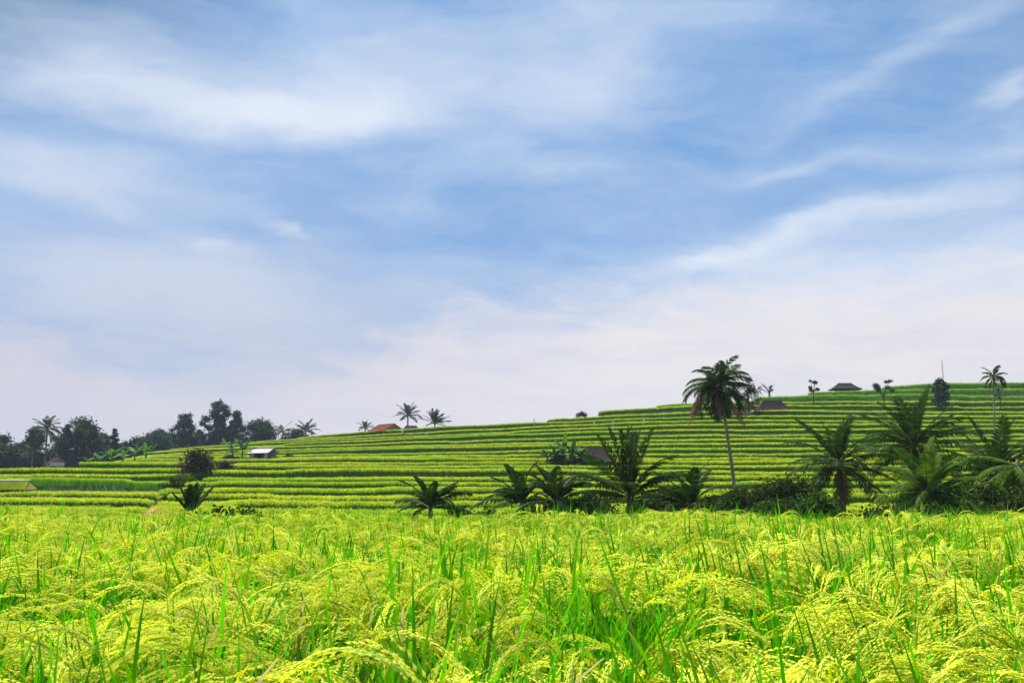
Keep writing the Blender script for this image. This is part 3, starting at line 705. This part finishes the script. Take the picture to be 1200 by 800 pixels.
far_palm(37, 531, 225, 3.6, 'low palm with arching fronds under the left tree line', 19, n=15, els=(60, -30), droop=(1.2, 1.7))
far_palm(330, 506, 300, 4.2, 'dark palm at the right end of the left tree line', 20, n=14, els=(60, -30), droop=(1.1, 1.6))
far_palm(357, 505, 300, 4.2, 'lone dark palm on the ridge right of the left tree line', 21, n=17, els=(75, -10), droop=(.9, 1.5))

# ---- left tree line
G_LINE = 'trees along the left skyline'
def line_tree(X, Ytop, Wpx, D, label, seed, kind='broad', m='tree_a', n=5500, name='broadleaf_tree', **k):
    g = spot(X, D); H = at(X, Ytop, D).z - g.z
    return tree(name, g, H, Wpx * 1.22 * D / F, label, 'tree', kind, m, int(n * 1.2), .55, seed, G_LINE, **k)
line_tree(4, 508, 44, 240, 'dull brownish green tree at the left edge of the picture', 1, m='tree_c')
line_tree(22, 516, 34, 245, 'low tree beside the one at the left edge', 31, m='tree_a', n=3500)
line_tree(38, 500, 34, 242, 'round dark tree directly left of the big palm', 2, m='tree_b')
line_tree(68, 520, 36, 250, 'low dark tree behind the small red roof', 3, m='tree_b', n=3500)
line_tree(94, 489, 58, 245, 'broadest tree of the left line, standing right of the big palm', 4, m='tree_a', n=9000)
line_tree(75, 497, 26, 238, 'narrow ragged tree between the big palm and the broadest tree', 32, kind='tall', m='tree_b', n=3000)
line_tree(132, 499, 24, 250, 'pointed conical tree behind the banana plants', 5, kind='cone', m='tree_b', n=3500, name='conical_tree')
line_tree(118, 507, 28, 255, 'dark tree squeezed between the broadest and the conical tree', 33, m='tree_a', n=3500)
line_tree(146, 517, 26, 262, 'lowest tree of the left line, right of the conical tree', 37, m='tree_a', n=2500)
line_tree(163, 511, 32, 262, 'rounded low tree above the tallest banana plant at left', 6, m='tree_a', n=3800)
line_tree(184, 503, 34, 285, 'rounded tree left of the open feathery tree', 7, m='tree_a', n=4500)
line_tree(214, 484, 34, 300, 'open feathery tree left of the highest tree', 8, kind='tall', m='tree_b', n=5000)
line_tree(200, 506, 34, 305, 'dense low tree in front of the feathery tree', 34, m='tree_a', n=3800)
line_tree(232, 506, 34, 305, 'dense low tree filling the gap left of the highest tree', 35, m='tree_b', n=3800)
line_tree(252, 469, 42, 305, 'highest tree of the left line, with separate tufts of leaves', 9, kind='tall', m='tree_b', n=9000)
line_tree(275, 481, 28, 308, 'second highest tree, leaning against the highest on its right', 10, kind='tall', m='tree_a', n=5000)
line_tree(262, 500, 48, 310, 'dark undergrowth tree beneath the highest tree', 36, m='tree_b', n=5000)
line_tree(303, 491, 44, 305, 'wide rounded tree right of the highest trees', 11, m='tree_a', n=6500)
line_tree(346, 502, 28, 308, 'small round tree beside the lone dark palm', 12, m='tree_b', n=2500)

# ---- banana plants
G_BA = 'banana plants along the terrace edge at left'
def ban(X, Yb, D, hpx, label, seed, m='banana', group=None, n=8, z=None, w=.5):
    g = spot(X, D); H = hpx * D / F + max(0, at(X, Yb, D).z - g.z)
    return banana('banana_plant', g, H, label, seed, m, n, hpx * D / F * .62, group, w=w * hpx * D / F / 3.2)
for a in [(104, 539, 138, 17, 'small pale banana plant at the foot of the broadest tree', 1), (116, 541, 136, 22, 'banana plant with one upright pale leaf left of the big banana clump', 2),
          (130, 538, 150, 30, 'banana plant with upright yellow-green leaves below the conical tree', 3), (143, 536, 155, 22, 'short banana plant between the two tall ones at left', 4),
          (157, 530, 165, 30, 'tallest banana plant at left with curled upright leaves', 5), (170, 526, 175, 22, 'banana plant with spreading leaves at the right end of the left clump', 6)]:
    ban(*a, group=G_BA, w=.75)
ban(262, 521, 290, 16, 'pale banana plant on the ridge above the flowering tree, left of two', 7, w=1.0)
ban(276, 521, 290, 17, 'pale banana plant on the ridge above the flowering tree, right of two', 8, w=1.0)
Dsh = tier_D(308, 11)
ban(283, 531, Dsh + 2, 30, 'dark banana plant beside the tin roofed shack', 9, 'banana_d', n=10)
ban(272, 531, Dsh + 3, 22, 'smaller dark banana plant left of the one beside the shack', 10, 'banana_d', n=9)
G_BC = 'banana clump left of the brown hut'
Dh = tier_D(700, 9) + 1.2
for X, h, lb, s in [(641, 30, 'leftmost banana plant of the clump by the brown hut, leaves spread low', 21), (651, 38, 'banana plant second from left in the clump by the brown hut', 22), (661, 42, 'tallest banana plant in the middle of the clump by the brown hut', 23),
                    (671, 37, 'banana plant with a pale stem in the clump by the brown hut', 24), (681, 31, 'rightmost banana plant of the clump, touching the brown hut', 25)]:
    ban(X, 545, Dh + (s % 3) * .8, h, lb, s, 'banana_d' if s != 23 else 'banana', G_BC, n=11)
bush('bush', spot(660, Dh + .2), 4.4, 1.7, 'dark undergrowth at the feet of the banana clump by the brown hut', m='bush', n=2500, seed=91)
bush('bush', spot(268, Dsh + 1), 3.6, 2.0, 'dark rounded bush left of the tin roofed shack', m='bush', n=2600, seed=92)
bush('bush', spot(337, Dsh + 6), 3.4, 1.5, 'low dark green bush right of the tin roofed shack', m='bush', n=1800, seed=93)

# ---- small skyline trees on the right
def sky_tree(X, Ytop, Ybase, Wpx, D, label, seed, kind='sparse', n=700, m='tree_a', size=.3, **k):
    g = spot(X, D); H = at(X, Ytop, D).z - g.z
    return tree('small_tree', g, H, Wpx * D / F, label, 'tree', kind, m, n, size, seed, 'small trees along the right ridge', **k)
sky_tree(957, 443, 470, 15, 195, 'little round headed tree on a thin trunk left of the dark ridge roof', 41, trunk_f=.6)
sky_tree(1040, 444, 470, 22, 196, 'ragged small tree right of the dark ridge roof', 42, n=1100)
sky_tree(1108, 443, 472, 24, 194, 'dark dense small tree below the radio mast', 43, kind='broad', n=2600, m='tree_b', size=.35, trunk_f=.25)
sky_tree(1178, 453, 475, 20, 194, 'thin leafed small tree right of the slender palm', 44, n=260, m='bush_p')
sky_tree(880, 440, 475, 36, 186, 'small tree with two pale stems behind the tallest palm', 45, kind='broad', n=1300, trunk_f=.6, m='tree_c')
bush('bush', spot(682, tier_D(682, 20) + 6), 3.0, 2.6, 'lone small bush on the ridge above the brown hut', n=500, size=.3, seed=46)

# ---- flowering tree and scrub of the gully
Dg = 112
g = spot(230, Dg); g.z = min(g.z, at(230, 556, Dg).z)
bush('flowering_shrub', g, 3.9, at(230, 525, Dg).z - g.z, 'dark round shrub dotted with red flowers at the head of the gully', 'shrub', 'tree_c', 3000, .22, 47, m2='red_flower', depth=3)
bush('bush', spot(236, Dg - 3), 3.2, 1.9, 'green growth around the foot of the red flowering shrub', n=1800, size=.2, seed=57, m='bush')
bush('bush', spot(264, 114), 1.9, 2.2, 'greyish dry looking bush right of the red flowering shrub', m='bush_p', n=900, size=.2, seed=48)
G_GU = 'scrub growing down the gully'
for i, (X, D, W, H, m, lb) in enumerate([(212, 102, 4.4, 1.5, 'bush_l', 'light green scrub just below the red flowering shrub'), (196, 92, 3.0, 1.2, 'bush', 'dark scrub in the middle of the gully'),
        (180, 80, 2.4, 1.1, 'bush_l', 'low green scrub in the lower gully'), (158, 66, 1.9, 1.25, 'bush', 'round dark bush at the mouth of the gully'), (172, 61, 2.2, .8, 'bush_l', 'low leafy scrub right of the round dark bush in the gully')]):
    bush('bush', spot(X, D), W, H, lb, m=m, n=1500, size=.17, seed=60 + i, group=G_GU)
# ---- thickets along the foot of the hill
G_TH = 'bushes along the foot of the hill'
for i, (X, D, W, Yt, m, lb) in enumerate([
        (262, 47, 1.6, 596, 'bush', 'low dark weeds right of the stiff upright palm'), (290, 46, 1.8, 597, 'bush', 'sparse low bush left of centre beyond the field edge'),
        (540, 48, 1.3, 594, 'bush', 'tiny dark bush right of the lone small palm'), (573, 47, 1.8, 597, 'bush', 'low dark bush left of the close pair of palms'),
        (632, 46, 1.9, 588, 'bush', 'dark bush between the close pair of palms'), (690, 48, 4.0, 583, 'bush', 'dark tangle under the left fronds of the big upright palm'),
        (762, 49, 3.2, 580, 'bush', 'dark tangle under the right fronds of the big upright palm'), (782, 56, 2.6, 570, 'bush', 'brownish bush behind the right fronds of the big upright palm'),
        (832, 48, 3.0, 584, 'bush', 'dark bush at the left end of the thicket'), (862, 52, 4.4, 572, 'bush', 'dense bush around the foot of the tallest palm'),
        (895, 54, 4.6, 563, 'bush', 'highest rounded bush in the middle of the thicket'), (930, 52, 4.4, 558, 'bush', 'tall bush of the thicket left of the straight dark trunk'), (912, 47, 4.2, 584, 'bush', 'low front bush of the thicket'),
        (955, 50, 2.4, 576, 'bush_l', 'olive bush touching the straight dark trunk'), (1014, 46, 2.0, 596, 'bush', 'low bush right of the straight dark trunk'), (1040, 52, 2.0, 590, 'bush_l', 'light scrub behind the bright green palm'),
        (1118, 48, 3.2, 578, 'bush_l', 'leafy light bush right of the bright green palm'), (1145, 52, 4.4, 562, 'bush', 'dark dense bush below the right palm with the grey trunk'), (1150, 45, 4.0, 586, 'bush', 'low dark bush in front at the right'), (1195, 50, 3.0, 570, 'bush', 'dark scrub in the right corner beyond the field')]):
    g = spot(X, D); bush('bush', g, W, at(X, Yt, D).z - g.z, lb, m=m, n=3200, size=.15, seed=100 + i, group=G_TH, depth=W * .5)

# ------------------------------------------------------------------ buildings
def gable_roof(b, L, W, z0, h, over=.3, th=.10):      # ridge along x
    l, w = L / 2 + over, W / 2 + over; zz = z0 - over * h / (W / 2)
    b.slab((-l, -w, zz), (l, -w, zz), (l, 0, z0 + h), (-l, 0, z0 + h), th); b.slab((l, w, zz), (-l, w, zz), (-l, 0, z0 + h + .002), (l, 0, z0 + h + .002), th)
def hip_roof(b, L, W, z0, h, ridge, over=.3):
    l, w, r = L / 2 + over, W / 2 + over, ridge / 2; e = [(-l, -w, z0), (l, -w, z0), (l, w, z0), (-l, w, z0)]; a, c = (-r, 0, z0 + h), (r, 0, z0 + h)
    n = 9                                             # sagging thatch, with a little unevenness
    def q(p0, p1, p2, p3):
        rn = random.Random(int(abs(p0[0] * 100)) + 5)
        for i in range(n):
            for s in range(3):
                def P(u, v):
                    A = Vector(p0).lerp(Vector(p1), u); B = Vector(p3).lerp(Vector(p2), u); r = A.lerp(B, v); r.z -= .10 * math.sin(math.pi * v) * h - .02 * math.sin(u * 23); return r
                b.poly(P(i / n, s / 3), P((i + 1) / n, s / 3), P((i + 1) / n, (s + 1) / 3), P(i / n, (s + 1) / 3))
    q(e[0], e[1], c, a); q(e[1], e[2], c, c); q(e[2], e[3], a, c); q(e[3], e[0], a, a)
    for i in range(4):
        p, s = Vector(e[i]), Vector(e[(i + 1) % 4]); d = Vector((0, 0, .18)); b.poly(p, p - d, s - d, s)
    b.poly(*[Vector(p) - Vector((0, 0, .18)) for p in e[::-1]])
def walls(b, L, W, z1, gable=0, t=.12, front_gap=None):
    for s in (-1, 1):
        b.box((0, s * (W / 2 - t / 2), z1 / 2), (L, t, z1)); b.box((s * (L / 2 - t / 2), 0, z1 / 2), (t, W - 2 * t - .006, z1))
def gable_tri(b, L, W, z1, h, s, t=.1):
    x0, x1 = s * (L / 2 - t), s * L / 2
    for x in (x0, x1): b.poly((x, -W / 2, z1), (x, W / 2, z1), (x, 0, z1 + h - .1))
    b.poly((x0, -W / 2, z1), (x1, -W / 2, z1), (x1, 0, z1 + h - .1), (x0, 0, z1 + h - .1)); b.poly((x0, W / 2, z1), (x1, W / 2, z1), (x1, 0, z1 + h - .1), (x0, 0, z1 + h - .1))
def tiles(b, L, W, z0, h, over, step=.32):           # raised tile rolls
    l, w = L / 2 + over, W / 2 + over; zz = z0 - over * h / (W / 2); x = -l + .1
    while x < l:
        for s in (-1, 1): b.tube([(x, s * w, zz + .03), (x, 0, z0 + h + .03)], [.045, .045], 5)
        x += step
def house(X, D, Yb, L, W, z1, h, rz, name, label, cat, rm, wm, gm, over=.4, open_=False):
    g = spot(X, D); g.z = at(X, Yb, D).z if Yb else g.z; t = thing(name, g, label, cat, rz=R(rz))
    b = MB(); gable_roof(b, L, W, z1, h, over); tiles(b, L, W, z1, h, over); b.build('roof', M[rm], t)
    b = MB(); [gable_tri(b, L, W, z1, h, s) for s in (-1, 1)]; b.build('gable', M[gm], t)
    if open_:
        for x in (-L / 2 + .1, 0, L / 2 - .1):
            for y in (-W / 2 + .1, W / 2 - .1): b = MB(); b.box((x, y, z1 / 2 - .6), (.16, .16, z1 + 1.2)); b.build('post', M['plaster'], t)
        b = MB(); b.box((0, 0, z1 - .55), (L * .75, W * .75, .5)); b.build('shade_block', M['dark'], t)  # dark block added to paint the shade under the open roof
    else:
        b = MB(); walls(b, L, W, z1); b.build('wall', M[wm], t)
        b = MB(); b.box((0, -W / 2 - .03, z1 * .5), (.9, .06, z1 * .8)); b.build('door', M['wood'], t)
    return t
D1 = tier_D(452, 19) + 5
house(452, D1, 508.5, 5.8, 5.6, .85, 1.55, -48, 'red_tile_house', 'open sided house with an orange-red tiled gable roof on the ridge', 'house', 'tile', 'plaster', 'brick', open_=True)
house(64.5, 215, 546, 3.0, 2.8, .8, 1.0, -50, 'red_tile_hut', 'little hut with a faded red gable roof peeping over the far left terraces', 'hut', 'tile_pale', 'plaster', 'brick', .3)
def hip_hut(X, D, Yeave, Wpx, hpx, ridgepx, name, label, m, post='wood', z1=1.6, depth=3.0, rz=0, over=.3):
    p = at(X, Yeave, D); g = spot(X, D); s = D / F; z1 = max(.6, p.z - g.z); t = thing(name, g, label, 'hut', rz=R(rz))
    b = MB(); hip_roof(b, Wpx * s - 2 * over, depth, z1, hpx * s, ridgepx * s, over); b.build('roof', M[m], t)
    b = MB(); b.box((0, .3, z1 / 2 - .1), (Wpx * s * .62, depth * .55, z1)); b.build('wall', M['wood'], t)
    for x in (-1, 1):
        for y in (-1, 1): b = MB(); b.tube([(x * Wpx * s * .4, y * depth * .45, -.3), (x * Wpx * s * .4, y * depth * .45, z1)], [.07, .06], 6); b.build('post', M[post], t)
    return t
hip_hut(699, tier_D(700, 9) + 1.8, 541, 44, 16, 19, 'thatched_hut', 'brown thatched hut beside the banana clump on the middle terraces', 'thatch')
hip_hut(908, tier_D(908, 20) + 2.4, 486, 49, 14, 20, 'thatched_hut', 'large brown thatched roof right of the tallest palm, high on the terraces', 'thatch')
hip_hut(866, tier_D(866, 19) + 2.4, 486, 34, 5, 20, 'field_shelter', 'low dark shelter half hidden behind the tallest palm', 'thatch', 'white')
hip_hut(995, tier_D(995, 24) + 5, 456, 34, 7.5, 15, 'ridge_hut', 'dark roofed hut sitting on the right ridge', 'thatch_g')
hip_hut(481, D1 + 2, 505.5, 26, 7, 12, 'dark_roof_hut', 'hut with a low dark roof next to the red tiled house', 'thatch_g')
# tin roofed shack
def shack():
    D = Dsh + .6; g = spot(308, D); t = thing('tin_shack', g, 'wooden shack with a pale tin and rust roof among the left terraces', 'shack', rz=R(-24)); z1 = at(308, 529.5, D).z - g.z
    L, W, h = 3.4, 2.3, .62
    b = MB(); gable_roof(b, L, W, z1, h, .35, .05)
    for k in range(20):
        x = -L / 2 - .3 + k * (L + .6) / 19
        for s in (-1, 1): b.tube([(x, s * (W / 2 + .35), z1 - .35 * h / (W / 2) + .02), (x, 0, z1 + h + .02)], [.025, .025], 4)
    b.build('roof', M['tin'], t)
    b = MB(); b.slab((-L / 2 - .42, -.20, z1 + h + .0), (L / 2 + .42, -.20, z1 + h), (L / 2 + .42, .02, z1 + h + .09), (-L / 2 - .42, .02, z1 + h + .09), .03); b.slab((-L / 2 - .42, .24, z1 + h - .02), (L / 2 + .42, .24, z1 + h - .02), (L / 2 + .42, .02, z1 + h + .093), (-L / 2 - .42, .02, z1 + h + .093), .03); b.build('ridge_cap', M['rust'], t)
    b = MB(); gable_tri(b, L, W, z1, h, 1); gable_tri(b, L, W, z1, h, -1); b.build('gable', M['rust'], t)
    for s in (-1, 1): b = MB(); b.box((s * (L / 2 - .35) , -W / 2 + .06, z1 / 2 - .2), (.7, .08, z1 + .4)); b.build('wall_panel', M['plank'], t)
    b = MB(); b.box((0, .25, z1 / 2 - .2), (L - .1, W - .7, z1 + .35)); b.build('wall', M['wood'], t)
    b = MB(); b.box((-.2, -W / 2 + .2, z1 / 2 - .2), (.75, .05, z1 + .3)); b.build('doorway', M['dark'], t)  # dark panel paints the shade inside the opening
    for x in (-L / 2 + .05, L / 2 - .05): b = MB(); b.box((x, -W / 2 - .05, z1 / 2 - .2), (.09, .09, z1 + .4)); b.build('post', M['plank'], t)
shack()
def green_shelter():
    D = tier_D(15, 4) + 3.0; g = spot(6, D); s = D / F; z0 = at(15, 573, D).z - g.z; z1 = at(15, 563, D - .0).z - g.z; t = thing('green_roof_shelter', g, 'open shelter with a sloping yellow-green sheet roof at the left edge', 'shelter')
    x0, x1 = -34 * s, 26 * s; b = MB(); b.slab((x0, -1.3, z0), (x1 + .55, -1.3, z0), (x1, .35, z1), (x0, .35, z1), .06); b.slab((x1, 1.5, z0 + .1), (x0, 1.5, z0 + .1), (x0, .35, z1 + .004), (x1, .35, z1 + .004), .06)
    k = x0 + .1
    while k < x1: b.tube([(k, -1.3, z0 + .03), (k, .35, z1 + .03)], [.03, .03], 4); k += .25
    b.build('roof', M['green_tin'], t)
    b = MB(); b.tube([(x0, .35, z1 + .05), (x1 + .1, .35, z1 + .05)], [.06, .06], 6); b.build('ridge_cap', M['tin'], t)
    b = MB(); b.poly((x1, .35, z1 - .08), (x1 + .5, -1.2, z0 - .04), (x1 + .35, 1.4, z0 + .04)); b.build('gable', M['straw'], t)
    for q in range(6): b = MB(); b.box((x0 + .2 + q * (x1 - x0 - .2) / 5, -1.1, z0 / 2 - .5), (.1, .1, z0 + .9)); b.build('post', M['plank' if q % 2 else 'wood'], t)
    b = MB(); b.box(((x0 + x1) / 2, .5, z0 / 2 - .5), (x1 - x0 - .3, 1.4, z0 + .8)); b.build('wall', M['dark'], t)  # dark box standing in for the shade inside the open shelter
green_shelter()
# ---- radio mast, stakes, straw heap
g = spot(1112, 330); zt = at(1112, 422, 330).z
t = thing('radio_mast', g, 'very thin radio mast far behind the right ridge', 'mast'); b = MB(); Hm = zt - g.z
for s, (x, y) in enumerate(((0, .35), (.3, -.17), (-.3, -.17))): b.tube([(x, y, 0), (x * .3, y * .3, Hm)], [.05, .03], 4)
k = 0.0
while k < Hm - 1.5:
    f, f2 = 1 - .7 * k / Hm, 1 - .7 * (k + 1) / Hm
    for (xa, ya), (xb, yb) in (((0, .35), (.3, -.17)), ((.3, -.17), (-.3, -.17)), ((-.3, -.17), (0, .35))): b.tube([(xa * f, ya * f, k), (xb * f2, yb * f2, k + 1)], [.022, .022], 3, False)
    k += 1
b.build('lattice', M['rust'], t); b = MB(); b.tube([(0, 0, Hm - .2), (0, 0, Hm + 1.2)], [.03, .015], 4); b.build('antenna', M['steel'], t)
for X, i, hpx, lb in [(626, 19, 4, 'white marker stake on the ridge left of the lone bush'), (719, 17, 6, 'tallest white marker stake above the brown hut'), (697, 18, 3, 'short white marker stake left of the tallest stake'),
                      (755, 18, 4, 'short white marker stake right of the tallest stake'), (500, 17, 4, 'white marker stake below the skyline palm that fans out')]:
    D = tier_D(X, i) + .05; g = spot(X, D); H = RICE_H + hpx * D / F; t = thing('marker_stake', g, lb, 'stake', 'white stakes between the terraces')
    b = MB(); b.tube([(0, 0, -.2), (.02, 0, H * .5), (0, .02, H)], [.05, .05, .045], 6); b.build('pole', M['white'], t)
    b = MB(); b.box((.03, -.06, H - .25), (.30, .03, .42), .3); b.build('flag', M['white'], t)
D = tier_D(471, 18) + .1; g = spot(471, D); H = RICE_H + 1.0; t = thing('scarecrow', g, 'small pale scarecrow on the upper terraces below the red tiled house', 'scarecrow')
b = MB(); b.tube([(0, 0, -.2), (0, 0, H)], [.04, .035], 6); b.tube([(-.55, 0, H - .45), (.55, 0, H - .4)], [.03, .03], 5); b.build('pole', M['wood'], t)
b = MB(); n = 8; b.tube([(0, 0, H - 1.0), (0, 0, H - .7), (0, 0, H - .38), (0, 0, H - .3)], [.26, .22, .24, .08], 10); b.tube([(-.55, 0, H - .50), (0, 0, H - .42), (.55, 0, H - .46)], [.09, .12, .09], 7); b.build('shirt', M['plaster'], t, smooth=True)
b = MB(); b.ball((0, 0, H - .12), .13); b.build('head', M['straw'], t, smooth=True)
# straw heap beyond the field edge
def heap():
    D = 24; g = at(190, 611, D); H = at(190, 595.5, D).z - VALLEY; W = 58 * D / F; rn = random.Random(4); g.z = VALLEY
    t = thing('straw_heap', g, 'long tan straw heap just beyond the left edge of the near field', 'straw heap'); b = MB(); nx, ny = 26, 10; rows = []
    for j in range(ny + 1):
        y = -1 + 2 * j / ny; rows.append([(W * 1.0 * (-1 + 2 * i / nx) * .62, y * 1.4, H * max(0, (1 - abs(-1 + 2 * i / nx + .25) ** 1.7 * .55)) * (1 - y * y) ** .5 * 1.0 + rn.uniform(-.03, .03)) for i in range(nx + 1)])
    for a, c in zip(rows, rows[1:]): b.strip(a, c)
    b.build('mound', M['straw'], t, smooth=True)
    b = MB()
    for q in range(1500):
        r_ = rows[rn.randrange(2, ny - 1)]; p = Vector(r_[rn.randrange(1, nx)]) + Vector((rn.uniform(-.05, .05), rn.uniform(-.15, .15), 0)); blade(b, p, rn.uniform(0, 6.28), R(rn.uniform(50, 95)), rn.uniform(.12, .28), .012, R(20), 2)
    b.build('loose_straw', M['straw_leaf'], t)
heap()

# ------------------------------------------------------------------ haze
def haze():
    b = MB(); b.box((0, 270, 24), (1100, 760, 55.5)); m = bpy.data.materials.new('haze'); m.use_nodes = True; N = m.node_tree.nodes; L = m.node_tree.links; N.clear()
    o = N.new('ShaderNodeOutputMaterial'); v = N.new('ShaderNodeVolumePrincipled'); v.inputs['Color'].default_value = (.68, .80, 1.0, 1); v.inputs['Density'].default_value = .00019; v.inputs['Anisotropy'].default_value = .3
    L.new(v.outputs[0], o.inputs['Volume']); ob = b.build('haze', m); tag(ob, 'thin pale haze over the far trees', kind='stuff')
haze()
cy = scn.cycles
cy.max_bounces = 7; cy.diffuse_bounces = 3; cy.transmission_bounces = 4; cy.transparent_max_bounces = 6; cy.volume_bounces = 0
cy.use_denoising = True
